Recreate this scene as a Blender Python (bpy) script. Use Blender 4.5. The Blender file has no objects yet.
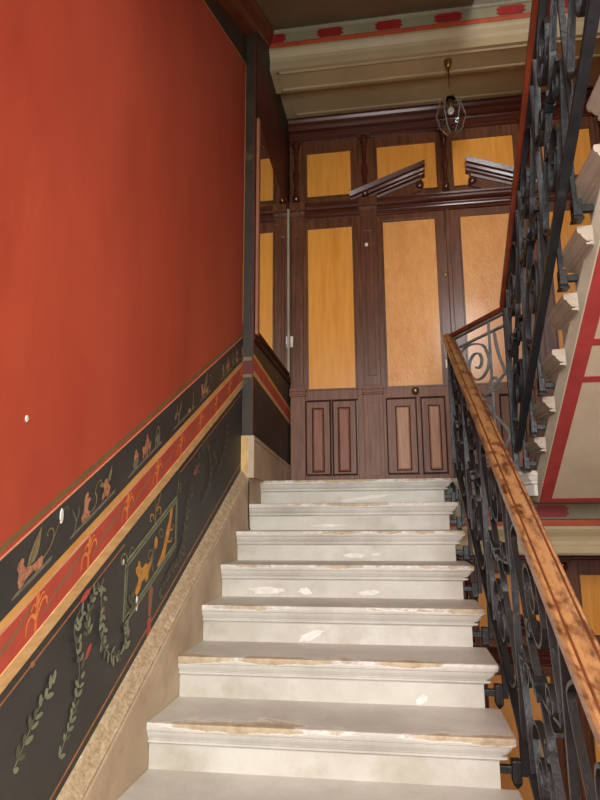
import bpy, bmesh, math, random
from mathutils import Vector, Matrix
random.seed(7)
S = bpy.context.scene
COL = S.collection
PI = math.pi

# ------------------------------------------------------------------ materials
def lin(c):
    def f(v):
        v /= 255.0
        return v/12.92 if v <= .04045 else ((v+.055)/1.055)**2.4
    return (f(c[0]), f(c[1]), f(c[2]), 1)

def mat(name, col, rough=.6, col2=None, scale=4, detail=6, bump=0, bscale=60, metal=0,
        stretch=(1, 1, 1), lo=.35, hi=.65, spec=.5, coat=0, col3=None, s3=1.2, lo3=.5, hi3=.75, coord='Object'):
    m = bpy.data.materials.new(name); m.use_nodes = True
    nt = m.node_tree; N = nt.nodes; L = nt.links
    b = N['Principled BSDF']
    b.inputs['Roughness'].default_value = rough
    b.inputs['Metallic'].default_value = metal
    b.inputs['Specular IOR Level'].default_value = spec
    b.inputs['Coat Weight'].default_value = coat
    b.inputs['Coat Roughness'].default_value = .15
    b.inputs['Base Color'].default_value = lin(col)
    tc = N.new('ShaderNodeTexCoord'); mp = N.new('ShaderNodeMapping')
    mp.inputs['Scale'].default_value = stretch
    L.new(tc.outputs[coord], mp.inputs['Vector'])
    oi = N.new('ShaderNodeObjectInfo'); ad = N.new('ShaderNodeVectorMath'); ad.operation = 'ADD'
    L.new(mp.outputs[0], ad.inputs[0]); L.new(oi.outputs['Location'], ad.inputs[1])
    vec = ad.outputs[0]
    last = None
    def noise(sc, d=detail):
        n = N.new('ShaderNodeTexNoise'); n.inputs['Scale'].default_value = sc; n.inputs['Detail'].default_value = d
        n.inputs['Roughness'].default_value = .62
        L.new(vec, n.inputs['Vector']); return n
    if col2 is not None:
        n = noise(scale); r = N.new('ShaderNodeValToRGB')
        r.color_ramp.elements[0].position = lo; r.color_ramp.elements[1].position = hi
        r.color_ramp.elements[0].color = lin(col); r.color_ramp.elements[1].color = lin(col2)
        L.new(n.outputs['Fac'], r.inputs['Fac']); last = r.outputs['Color']
    if col3 is not None:
        n = noise(s3, 8); r = N.new('ShaderNodeValToRGB')
        r.color_ramp.elements[0].position = lo3; r.color_ramp.elements[1].position = hi3
        r.color_ramp.elements[0].color = (0, 0, 0, 1); r.color_ramp.elements[1].color = (1, 1, 1, 1)
        L.new(n.outputs['Fac'], r.inputs['Fac'])
        mx = N.new('ShaderNodeMixRGB'); L.new(r.outputs['Color'], mx.inputs['Fac'])
        if last is not None: L.new(last, mx.inputs['Color1'])
        else: mx.inputs['Color1'].default_value = lin(col)
        mx.inputs['Color2'].default_value = lin(col3); last = mx.outputs['Color']
    if last is not None: L.new(last, b.inputs['Base Color'])
    if bump:
        n = noise(bscale, 4); bp = N.new('ShaderNodeBump'); bp.inputs['Strength'].default_value = bump
        bp.inputs['Distance'].default_value = .01
        L.new(n.outputs['Fac'], bp.inputs['Height']); L.new(bp.outputs[0], b.inputs['Normal'])
    return m

M = {}
M['red'] = mat('red plaster', (168, 68, 45), .55, (182, 80, 56), 1.2, 7, .06, 30, stretch=(1, 1.3, .5), col3=(144, 54, 35), s3=.9, lo3=.5, hi3=.8, spec=.4)
M['black'] = mat('black distemper', (46, 46, 45), .55, (60, 60, 57), 3, 8, .05, 60, col3=(84, 72, 52), s3=5, lo3=.66, hi3=.85)
M['blackworn'] = mat('worn black distemper', (40, 34, 28), .6, (58, 50, 36), 5, 8, .05, 60, col3=(120, 104, 52), s3=7, lo3=.6, hi3=.78)
M['darkred'] = mat('dark red distemper', (96, 30, 18), .6, (70, 24, 16), 4, 8)
M['olive'] = mat('olive paint', (128, 104, 66), .6, (110, 92, 58), 9)
M['pinkline'] = mat('cream pink paint', (238, 168, 128), .6, (220, 140, 100), 12)
M['gold'] = mat('ochre paint', (204, 152, 70), .55, (222, 176, 100), 7, 6)
M['cream'] = mat('cream paint', (224, 178, 140), .6, (205, 150, 110), 9)
M['tan'] = mat('tan grained paint', (196, 156, 96), .55, (222, 186, 126), 40, 6, stretch=(1, .2, 1))
M['bandred'] = mat('red band paint', (176, 64, 48), .6, (190, 82, 62), 6, 8)
M['ribbon'] = mat('faded olive ribbon paint', (138, 96, 70), .6, (160, 100, 74), 20)
M['fleur'] = mat('orange gold paint', (232, 150, 78), .6, (214, 120, 60), 30)
M['skin'] = mat('salmon figure paint', (190, 138, 104), .6, (146, 100, 70), 70, lo=.4, hi=.6)
M['wing'] = mat('olive wing paint', (140, 134, 90), .6, (112, 108, 76), 40)
M['ground'] = mat('grey green ground paint', (124, 124, 106), .6, (100, 100, 86), 40)
M['leaf'] = mat('grey green leaf paint', (116, 130, 102), .6, (144, 150, 122), 30)
M['leafdim'] = mat('faded leaf paint', (84, 88, 68), .6, (100, 98, 76), 30)
M['frame'] = mat('sage frame paint', (142, 152, 118), .6, (116, 128, 98), 20)
M['dog'] = mat('ochre beast paint', (214, 162, 66), .6, (180, 126, 48), 30)
M['rose'] = mat('rose paint', (196, 92, 76), .6, (170, 70, 60), 30)
M['thinline'] = mat('thin tan line paint', (176, 124, 78), .6, (150, 100, 60), 20)
M['chip'] = mat('bare white plaster', (236, 234, 226), .8, (214, 208, 196), 30)
M['string'] = mat('beige limestone', (176, 158, 130), .75, (206, 190, 162), 6, 9, .2, 50, col3=(140, 118, 90), s3=3, lo3=.5, hi3=.8)
M['speck'] = mat('speckled stone moulding', (186, 168, 134), .8, (156, 134, 102), 75, 4, .4, 110, lo=.40, hi=.66, col3=(206, 190, 160), s3=30, lo3=.55, hi3=.7)
M['yellowstone'] = mat('window lit stone', (226, 196, 128), .7, (196, 160, 98), 10, 8, .1, 60)  # bright yellow of the end face is window light put into the colour
M['bronze'] = mat('aged brass', (150, 124, 78), .35, (120, 96, 56), 20, 4, metal=.8)
M['iron'] = mat('painted black iron', (50, 51, 53), .36, (38, 39, 40), 14, 6, .25, 50, metal=.35, col3=(84, 84, 84), s3=9, lo3=.62, hi3=.8)
M['greyiron'] = mat('worn grey iron', (146, 146, 142), .45, (112, 112, 110), 14, 6, .3, 50, metal=.1, col3=(84, 82, 78), s3=16, lo3=.55, hi3=.7)
M['darkwood'] = mat('dark varnished oak', (92, 54, 32), .36, (122, 76, 48), 9, 8, .12, 40, stretch=(5, 5, .4), col3=(64, 35, 21), s3=7, lo3=.5, hi3=.75, coat=.18)
M['darkwoodh'] = mat('dark varnished oak moulding', (70, 32, 20), .24, (88, 42, 28), 9, 8, .05, 40, stretch=(.4, 5, 5), coat=.5)
M['lowwood'] = mat('lit-toned oak', (120, 76, 54), .5, (142, 98, 72), 9, 8, .12, 40, stretch=(5, 5, .4), col3=(98, 60, 44), s3=7, lo3=.5, hi3=.8)  # lower joinery: same oak, with light and reflection painted in as a lighter tone
M['groove'] = mat('dark wood groove', (56, 30, 22), .75, (70, 38, 28), 12, spec=.2)
M['lowpanelred'] = mat('darker red brown oak panel', (134, 78, 56), .5, (156, 100, 74), 9, 8, .08, 40, stretch=(6, 6, .4))  # redder, darker tone for raised panels of the side bays
M['lowpanel'] = mat('pale orange oak panel', (176, 124, 90), .5, (196, 148, 114), 9, 8, .08, 40, stretch=(6, 6, .4))  # lighter tone for raised panels of the door leaves
M['amber'] = mat('amber veneer', (236, 160, 60), .3, (244, 174, 80), 6, 6, .05, 8, stretch=(7, 7, .5), col3=(224, 144, 52), s3=2.5, lo3=.5, hi3=.8, coat=.35)
M['amberdoor'] = mat('crazed amber with reflection tint', (232, 162, 86), .3, (240, 176, 102), 6, 6, .5, 26, stretch=(3, 3, 1.2), col3=(216, 140, 66), s3=2.5, lo3=.5, hi3=.8, coat=.45)  # pinker than the side panels: window reflection mixed into the base colour
M['beige'] = mat('beige painted plaster', (184, 168, 128), .5, (170, 154, 116), 2, 7, .03, 30, col3=(150, 134, 98), s3=1.5, lo3=.55, hi3=.85)
M['soffit'] = mat('cream soffit plaster', (204, 192, 164), .6, (188, 176, 148), 2.5, 7, .03, 30)
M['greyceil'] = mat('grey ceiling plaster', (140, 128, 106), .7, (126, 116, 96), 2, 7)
M['frieze'] = mat('grey green frieze plaster', (150, 146, 116), .55, (134, 130, 104), 4, 7)
M['orange'] = mat('orange red paint', (184, 84, 48), .5, (168, 72, 44), 8, 6)
M['ornred'] = mat('crimson paint', (160, 40, 38), .5, (140, 34, 34), 12, 6)
M['borderred'] = mat('red border paint', (170, 66, 62), .55, (154, 56, 54), 8, 7)
M['corn'] = mat('brown painted cornice', (128, 64, 34), .5, (108, 52, 28), 8, 6)
M['white'] = mat('white plastic', (232, 228, 216), .4)
M['stonepaint'] = mat('grey white painted stone', (208, 206, 194), .55, (188, 184, 170), 4, 9, .15, 30, col3=(158, 148, 126), s3=3, lo3=.55, hi3=.8)
M['stoneside'] = mat('bare grey stone', (170, 162, 144), .65, (150, 140, 120), 4, 8, .1, 40)
M['concrete'] = mat('plain plaster', (196, 186, 166), .7, (180, 170, 150), 2, 6)
M['floorstone'] = mat('worn stone floor', (176, 166, 148), .6, (156, 146, 128), 3, 8, .05, 30)
M['sidewall'] = mat('warm painted plaster', (190, 120, 84), .7, (176, 108, 74), 2, 6)

def tread_mat():
    """off-white painted stone; paint is worn away to tan stone in ragged patches along the front edge"""
    m = bpy.data.materials.new('worn painted stone tread'); m.use_nodes = True
    nt = m.node_tree; N = nt.nodes; L = nt.links; b = N['Principled BSDF']
    b.inputs['Roughness'].default_value = .5; b.inputs['Specular IOR Level'].default_value = .4
    tc = N.new('ShaderNodeTexCoord'); oi = N.new('ShaderNodeObjectInfo')
    ad = N.new('ShaderNodeVectorMath'); ad.operation = 'ADD'
    ml = N.new('ShaderNodeVectorMath'); ml.operation = 'SCALE'; ml.inputs['Scale'].default_value = 5.3
    L.new(oi.outputs['Location'], ml.inputs[0])
    L.new(tc.outputs['Object'], ad.inputs[0]); L.new(ml.outputs[0], ad.inputs[1])
    def noise(sc, det, stretch=None):
        n = N.new('ShaderNodeTexNoise'); n.inputs['Scale'].default_value = sc; n.inputs['Detail'].default_value = det
        n.inputs['Roughness'].default_value = .65
        if stretch:
            mp = N.new('ShaderNodeMapping'); mp.inputs['Scale'].default_value = stretch
            L.new(ad.outputs[0], mp.inputs[0]); L.new(mp.outputs[0], n.inputs[0])
        else: L.new(ad.outputs[0], n.inputs[0])
        return n
    def ramp(src, p0, p1, c0=(0, 0, 0, 1), c1=(1, 1, 1, 1)):
        r = N.new('ShaderNodeValToRGB'); r.color_ramp.elements[0].position = p0; r.color_ramp.elements[1].position = p1
        r.color_ramp.elements[0].color = c0; r.color_ramp.elements[1].color = c1
        L.new(src, r.inputs[0]); return r.outputs[0]
    base = ramp(noise(3, 8).outputs['Fac'], .35, .7, lin((210, 208, 198)), lin((180, 176, 164)))
    sep = N.new('ShaderNodeSeparateXYZ'); L.new(tc.outputs['Object'], sep.inputs[0])
    # y local = 0 at the front edge: wear is likelier there
    mr = N.new('ShaderNodeMapRange'); mr.inputs['From Min'].default_value = -.01; mr.inputs['From Max'].default_value = .16
    mr.inputs['To Min'].default_value = .17; mr.inputs['To Max'].default_value = -.12
    L.new(sep.outputs['Y'], mr.inputs['Value'])
    mz = N.new('ShaderNodeMapRange'); mz.inputs['From Min'].default_value = -.05; mz.inputs['From Max'].default_value = -.012
    mz.inputs['To Min'].default_value = -.4; mz.inputs['To Max'].default_value = 0
    L.new(sep.outputs['Z'], mz.inputs['Value'])
    a1 = N.new('ShaderNodeMath'); a1.operation = 'ADD'
    L.new(noise(5, 9, (.55, 1, 1)).outputs['Fac'], a1.inputs[0]); L.new(mr.outputs[0], a1.inputs[1])
    a2 = N.new('ShaderNodeMath'); a2.operation = 'ADD'; L.new(a1.outputs[0], a2.inputs[0]); L.new(mz.outputs[0], a2.inputs[1])
    wear = ramp(a2.outputs[0], .60, .66)
    mx = N.new('ShaderNodeMixRGB'); L.new(wear, mx.inputs['Fac']); L.new(base, mx.inputs['Color1'])
    tan = ramp(noise(22, 6).outputs['Fac'], .35, .65, lin((196, 180, 150)), lin((166, 146, 116)))
    L.new(tan, mx.inputs['Color2'])
    # pale rim where the paint edge is broken
    rim = ramp(a2.outputs[0], .575, .60); rim2 = ramp(a2.outputs[0], .60, .62, (1, 1, 1, 1), (0, 0, 0, 1))
    mul = N.new('ShaderNodeMath'); mul.operation = 'MULTIPLY'; L.new(rim, mul.inputs[0]); L.new(rim2, mul.inputs[1])
    m2 = N.new('ShaderNodeMixRGB'); L.new(mul.outputs[0], m2.inputs['Fac']); L.new(mx.outputs[0], m2.inputs['Color1'])
    m2.inputs['Color2'].default_value = lin((226, 220, 206))
    L.new(m2.outputs[0], b.inputs['Base Color'])
    bp = N.new('ShaderNodeBump'); bp.inputs['Strength'].default_value = .35; bp.inputs['Distance'].default_value = .006
    inv = N.new('ShaderNodeMath'); inv.operation = 'MULTIPLY_ADD'; inv.inputs[1].default_value = -.7
    L.new(wear, inv.inputs[0]); L.new(noise(40, 4).outputs['Fac'], inv.inputs[2])
    L.new(inv.outputs[0], bp.inputs['Height']); L.new(bp.outputs[0], b.inputs['Normal'])
    return m
M['tread'] = tread_mat()

def rail_mat():
    m = mat('worn varnished handrail', (164, 118, 72), .36, (188, 144, 96), 5, 8, .06, 60, stretch=(6, 1.2, 6),
            col3=(92, 50, 26), s3=5, lo3=.44, hi3=.62, coat=.25)
    return m
M['rail'] = rail_mat()
M['raildark'] = mat('dark worn handrail groove', (110, 58, 26), .4, (80, 38, 18), 12, 6)
M['railred'] = mat('dark red varnished handrail', (122, 52, 28), .35, (90, 36, 20), 8, 6, coat=.3)

def mirror_mat():
    m = bpy.data.materials.new('silvered mirror'); m.use_nodes = True
    b = m.node_tree.nodes['Principled BSDF']; b.inputs['Metallic'].default_value = 1
    b.inputs['Roughness'].default_value = .02; b.inputs['Base Color'].default_value = (.86, .86, .84, 1); return m
M['mirror'] = mirror_mat()
def glass_mat(name, r=.02):
    m = bpy.data.materials.new(name); m.use_nodes = True
    b = m.node_tree.nodes['Principled BSDF']; b.inputs['Transmission Weight'].default_value = 1
    b.inputs['Roughness'].default_value = r; b.inputs['IOR'].default_value = 1.45
    b.inputs['Base Color'].default_value = (.95, .95, .93, 1); return m
M['glass'] = glass_mat('clear glass')

# ------------------------------------------------------------------ mesh helpers
class MB:
    def __init__(s): s.bm = bmesh.new(); s.mats = []
    def mi(s, m):
        if m is None: return 0
        if m not in s.mats: s.mats.append(m)
        return s.mats.index(m)
    def box(s, x0, x1, y0, y1, z0, z1, m=None):
        v = [s.bm.verts.new((x, y, z)) for x in (x0, x1) for y in (y0, y1) for z in (z0, z1)]
        i = s.mi(m)
        for f in ((0, 1, 3, 2), (4, 6, 7, 5), (0, 4, 5, 1), (2, 3, 7, 6), (0, 2, 6, 4), (1, 5, 7, 3)):
            s.bm.faces.new([v[k] for k in f]).material_index = i
        return s
    def loft(s, rings, close=True, cap=True, m=None, smooth=False):
        i = s.mi(m)
        R = [[s.bm.verts.new(p) for p in r] for r in rings]
        n = len(R[0])
        for a, b in zip(R[:-1], R[1:]):
            for k in range(n if close else n-1):
                f = s.bm.faces.new((a[k], a[(k+1) % n], b[(k+1) % n], b[k])); f.material_index = i; f.smooth = smooth
        if cap:
            f = s.bm.faces.new(R[0][::-1]); f.material_index = i
            f = s.bm.faces.new(R[-1]); f.material_index = i
        return s
    def prism(s, poly, fn, a, b, m=None):
        """poly: 2-D outline; fn(p, t) -> 3-D; extruded t from a to b"""
        return s.loft([[fn(p, a) for p in poly], [fn(p, b) for p in poly]], m=m)
    def face(s, pts, m=None):
        f = s.bm.faces.new([s.bm.verts.new(p) for p in pts]); f.material_index = s.mi(m); return s
    def sweep(s, path, sec, lat=None, up=Vector((0, 0, 1)), m=None, smooth=False, close=False):
        """sec: (a, b) offsets along lateral and up; lateral given or derived from the path"""
        rings = []; n = len(path); path = [Vector(p) for p in path]
        for k, p in enumerate(path):
            t = (path[min(k+1, n-1)]-path[max(k-1, 0)])
            if lat is None:
                l = Vector((t.y, -t.x, 0)).normalized()
            else: l = lat
            u = up if up is not None else l.cross(t).normalized()
            rings.append([p+l*a+u*b for a, b in sec])
        return s.loft(rings, m=m, smooth=smooth)
    def strip(s, pts, mapf, w, d, m=None, smooth=True):
        """iron strip bent in a plane: pts 2-D, mapf(u, v, depth) -> 3-D; w thickness in plane, d depth across"""
        n = len(pts); rings = []
        for k in range(n):
            a = pts[max(k-1, 0)]; b = pts[min(k+1, n-1)]
            tx, ty = b[0]-a[0], b[1]-a[1]; L = math.hypot(tx, ty) or 1
            nx, ny = -ty/L*w/2, tx/L*w/2; x, y = pts[k]
            rings.append([mapf(x+nx, y+ny, -d/2), mapf(x+nx, y+ny, d/2), mapf(x-nx, y-ny, d/2), mapf(x-nx, y-ny, -d/2)])
        i = s.mi(m)
        R = [[s.bm.verts.new(p) for p in r] for r in rings]
        for a, b in zip(R[:-1], R[1:]):
            for k in range(4):
                f = s.bm.faces.new((a[k], a[(k+1) % 4], b[(k+1) % 4], b[k])); f.material_index = i
        s.bm.faces.new(R[0][::-1]).material_index = i; s.bm.faces.new(R[-1]).material_index = i
        return s
    def lathe(s, prof, c, axis='z', n=16, m=None, smooth=True):
        c = Vector(c); rings = []
        for r, h in prof:
            ring = []
            for k in range(n):
                a = 2*PI*k/n
                if axis == 'z': q = Vector((r*math.cos(a), r*math.sin(a), h))
                elif axis == 'y': q = Vector((r*math.cos(a), h, r*math.sin(a)))
                else: q = Vector((h, r*math.cos(a), r*math.sin(a)))
                ring.append(c+q)
            rings.append(ring)
        return s.loft(rings, m=m, smooth=smooth)
    def build(s, name, m=None, parent=None, bevel=0, recalc=True, smooth_angle=None):
        if recalc: bmesh.ops.recalc_face_normals(s.bm, faces=s.bm.faces)
        me = bpy.data.meshes.new(name); s.bm.to_mesh(me); s.bm.free()
        ms = s.mats or [m]
        if m is not None and s.mats: ms = s.mats
        for x in ms: me.materials.append(M[x] if isinstance(x, str) else x)
        o = bpy.data.objects.new(name, me); COL.objects.link(o)
        if parent is not None: o.parent = parent
        if bevel:
            b = o.modifiers.new('edge', 'BEVEL'); b.width = bevel; b.segments = 2; b.limit_method = 'ANGLE'; b.angle_limit = .7
        return o
def box(name, m, parent, *a, bevel=0): return MB().box(*a).build(name, m, parent, bevel)
def tag(o, label, cat, group=None, kind=None):
    if label: o['label'] = label
    if cat: o['category'] = cat
    if group: o['group'] = group
    if kind: o['kind'] = kind
    return o
def empty(name, loc=(0, 0, 0), rz=0):
    o = bpy.data.objects.new(name, None); COL.objects.link(o); o.location = loc; o.rotation_euler.z = rz
    o.empty_display_size = .1; return o
def kids(o): return [c for c in bpy.data.objects if c.parent == o]
def copy_tree(o, parent=None):
    c = o.copy(); COL.objects.link(c)
    if parent is not None: c.parent = parent
    for ch in kids(o): copy_tree(ch, c)
    return c

# ------------------------------------------------------------------ plan of the stair (metres)
T, RZ, W, WR, OV = .3047, .16, 1.2617, 1.2031, .0316      # lower flight: going, rise, width, width at the riser, overhang
YD = 1.0575                                               # plane of the doors
XR = 2.82                                                 # right side of the stairwell
H = 3.73                                                  # storey height
XW = -.05                                                 # left wall, along the flight
XL = .02                                                  # left wall, along the landing
T2, R2, TW = .264, .16, .005                              # upper flight

# ------------------------------------------------------------------ camera
cd = bpy.data.cameras.new('camera'); cam = bpy.data.objects.new('camera', cd); COL.objects.link(cam)
pit, yaw, roll = .1918, -.1526, -.0056
d = Vector((math.sin(yaw)*math.cos(pit), math.cos(yaw)*math.cos(pit), math.sin(pit)))
r = Vector((math.cos(yaw), -math.sin(yaw), 0)); u = r.cross(d)
r2 = r*math.cos(roll)+u*math.sin(roll); u2 = -r*math.sin(roll)+u*math.cos(roll)
cam.matrix_world = Matrix(((r2.x, u2.x, -d.x, .9018), (r2.y, u2.y, -d.y, -4.083), (r2.z, u2.z, -d.z, -.261), (0, 0, 0, 1)))
cd.sensor_fit = 'VERTICAL'; cd.sensor_height = 36; cd.lens = 619.31/800*36; cd.clip_start = .02
S.camera = cam

# ------------------------------------------------------------------ stone steps
NOSE = [(.80, 0), (.93, -.0015), (.985, -.006), (1, -.013), (.985, -.021), (.93, -.027), (.78, -.030), (.76, -.033),
        (.66, -.042), (.5, -.051), (.40, -.056), (.22, -.0575), (.22, -.061), (.46, -.0625), (.46, -.069), (.30, -.072), (.12, -.0725), (0, -.079)]
def tread_mesh(w, wr, ov, t, m, wedge=False):
    rings = []
    back = t+.030
    for f, z in NOSE:
        yf = ov*(1-f); xr = wr+(w-wr)*f; c = .018*f
        yb = ov+t*(1+z/R2) if wedge else t+.06
        rings.append([(0, yf, z), (xr-c, yf, z), (xr-c*.3, yf+c*.3, z), (xr, yf+c, z), (xr, back-.012*(1-f), z), (wr, back, z), (wr, yb, z), (0, yb, z)])
    b = MB(); b.loft(rings, m=m); return b
def wedge_mesh(wr, ov, t, rz, m):
    k = (rz-.0789)/rz
    return MB().prism([(ov, -.0789), (ov, -rz), (ov+t*k, -.0789)], lambda p, x: (x, p[0], p[1]), 0, wr, m)
def riser_mesh(wr, ov, t, rz, m, drop=0):
    return MB().box(0, wr, ov, t+.06, -rz-drop, -.0789, m)
STEP_GROUP = 'painted stone steps of the flight up to the doors'
order = ['topmost', 'second', 'third', 'fourth', 'fifth', 'sixth', 'seventh', 'lowest']
STEPS = []
for k in range(8):
    e = empty('stair_step', (0, -k*T, -k*RZ))
    if k == 0: lab = 'topmost painted stone step, level with the landing in front of the wooden doors'
    elif k == 7: lab = 'lowest painted stone step in view, cut off by the bottom edge of the photo'
    else: lab = '%s painted stone step down from the door landing, worn along its moulded edge' % order[k]
    tag(e, lab, 'step', STEP_GROUP)
    t = tread_mesh(W, WR, OV, T, 'tread').build('tread', 'tread', e)
    riser_mesh(WR, OV, T, RZ, 'stonepaint').build('riser', 'stonepaint', e)
    STEPS.append(e)
def blob(b, cx, cz, w, h, y, seed, m='chip', n=18, tilt=0):
    rnd = random.Random(seed); ring = []
    for i in range(n):
        a = 2*PI*i/n; q = 1+rnd.uniform(-.28, .28)
        x = w/2*q*math.cos(a); z = h/2*q*math.sin(a)
        ring.append((cx+x*math.cos(tilt)-z*math.sin(tilt), cz+x*math.sin(tilt)+z*math.cos(tilt)))
    b.prism(ring, lambda p, t: (p[0], t, p[1]), y-.0016, y+.004, m)
# bare plaster patches on some risers  (step, x, z, w, h, tilt)
for k, x, z, w, h, tl in [(3, .235, -.128, .21, .030, .0), (3, .43, -.130, .065, .034, .0), (3, .75, -.134, .10, .024, .1), (4, .50, -.128, .11, .040, .35),
                          (2, .66, -.133, .12, .026, 0), (2, .78, -.126, .05, .016, .1), (5, .97, -.140, .05, .028, .6), (0, .70, -.120, .34, .022, .12), (1, .50, -.132, .22, .014, 0)]:
    b = MB(); blob(b, x, z, w, h, OV, int(k*77+x*100), 'chip', 18, tl); b.build('plaster_patch', 'chip', STEPS[k])['label'] = 'bare white plaster patch'

# body of the lower flight under the steps
b = MB()
def yz(p, x): return (x, p[0], p[1])
mm = RZ/T
yb = -12*T
b.prism([(.25, -.20), (.25, -.36), (yb, -.36+mm*(yb-.25)), (yb, -.20+mm*(yb-.25)-.02)], yz, 0.0, 1.18)
tag(b.build('stair_soffit', 'soffit'), 'plaster underside of the flight that climbs to the doors', 'soffit', None, 'structure')
fl = MB().box(-.05, XR, -5.2, -3.60, -2.10, -1.92).build('floor', 'floorstone')
tag(fl, 'stone half landing at the foot of the flight', 'floor', None, 'structure')

# landing with a moulded slanting edge between the flights
def landing(z):
    n = Vector((-.837, -.548, 0)); rings = []
    A = Vector((1.262, .03, 0)); B = Vector((1.609, -.533, 0))
    for f, zz in NOSE+[(0, -.135)]:
        q = n*(.045*(f-1))
        a = A+q; bb = B+q
        rings.append([(0.0, .36, z+zz), (a.x, .36, z+zz), (a.x, a.y, z+zz), (bb.x, bb.y, z+zz), (1.664, bb.y-.0005, z+zz), (1.664, max(bb.y, -(zz+.333)/.606), z+zz), (XR, max(bb.y, -(zz+.333)/.606), z+zz), (XR, YD+.1, z+zz), (0.0, YD+.1, z+zz)])
    return MB().loft(rings)
tag(landing(-.0005).build('floor', 'stonepaint'), 'stone landing in front of the wooden doors', 'floor', None, 'structure')
tag(landing(H).build('floor', 'stonepaint'), 'landing slab of the storey above', 'floor', None, 'structure')

# ------------------------------------------------------------------ upper flight, climbing back over the viewer
names2 = ['lowest', 'second', 'third', 'fourth', 'fifth', 'sixth', 'seventh', 'eighth', 'ninth', 'tenth']
OV2 = .030
for j in range(1, 11):
    xn = 1.609-TW*j
    w2 = XR-xn; wr2 = w2-.055
    z = -.012+R2*j; yf = -.533-T2*(j-1)+.03
    if j > 8: continue
    e = empty('stair_step', (XR, yf, z), PI)
    tag(e, ('%s moulded stone step of the flight rising on the right, seen from below' % names2[j-1]), 'step', 'moulded stone steps of the upper flight on the right')
    tread_mesh(w2, wr2, OV2, T2, 'stoneside', True).build('tread', 'stoneside', e)
    wedge_mesh(wr2, OV2, T2, R2, 'stoneside').build('riser', 'stoneside', e)
def sof2(Y): return -.348-.606*Y
e = empty('stair_soffit', (0, 0, 0))
tag(e, 'cream underside of the upper flight on the right, framed in red', 'soffit', None, 'structure')
def flight_slab(z0, y0, y1):
    rings = []
    for Y in (y0, y1):
        xa = 1.703+.02*(Y+.3); xs = 1.664+.019*(Y+.533)
        z = sof2(Y)+z0
        rings.append([(xa, Y, z), (XR, Y, z), (XR, Y, z+.012), (xs, Y, z+.012), (xs, Y, z+.011)])
    b = MB(); b.mats = ['soffit', 'stoneside']; b.loft(rings, m='soffit')
    for f in b.bm.faces:
        if max(v.co.x for v in f.verts) < 2: f.material_index = 1  # edge faces greyer: shadow of the step mouldings put into their colour
    return b
flight_slab(0, -.30, -3.45).build('slab', 'soffit', e)
def red_strip(pts, z0=0):
    b = MB()
    lo = [(x, y, sof2(y)+z0-.0025) for x, y in pts]; hi = [(x, y, sof2(y)+z0+.002) for x, y in pts]
    b.loft([lo, hi]); return b
def xa(Y): return 1.703+.02*(Y+.3)
def band(x0o, x1o, ya, yb): return [(xa(ya)+x0o, ya), (xa(ya)+x1o, ya), (xa(yb)+x1o, yb), (xa(yb)+x0o, yb)]
red_strip(band(.006, .072, -.302, -3.45)).build('red_border', 'borderred', e)
for ya, yb2 in ((-.304, -.335), (-1.155, -1.187), (-1.352, -1.384)):
    red_strip([(xa(ya)+.072, ya), (XR-.1, ya), (XR-.1, yb2), (xa(yb2)+.072, yb2)]).build('red_border', 'borderred', e)
red_strip([(XR-.1, -.304), (XR-.03, -.304), (XR-.03, -3.45), (XR-.1, -3.45)]).build('red_border', 'borderred', e)
# slab behind: underside of the half landing above the viewer
tag(MB().box(-.05, XR, -5.2, -3.45, 1.76, 1.92).build('ceiling', 'soffit'), 'underside of the half landing above', 'ceiling', None, 'structure')

# soffit of the flight above ours, rising away, and its lower-right neighbour
b = MB(); zc = 3.52; sl = .525
b.prism([(.20, zc+sl*.20), (-3.5, zc-sl*3.5), (-3.5, zc-sl*3.5+.14), (.20, zc+sl*.2+.14)], yz, XW, 1.60)
tag(b.build('ceiling', 'greyceil'), 'grey sloping underside of the flight overhead', 'ceiling', None, 'structure')
tag(flight_slab(H, -.30, -3.0).build('stair_soffit', 'soffit'), 'underside of the next flight up on the right', 'soffit', None, 'structure')

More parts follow.
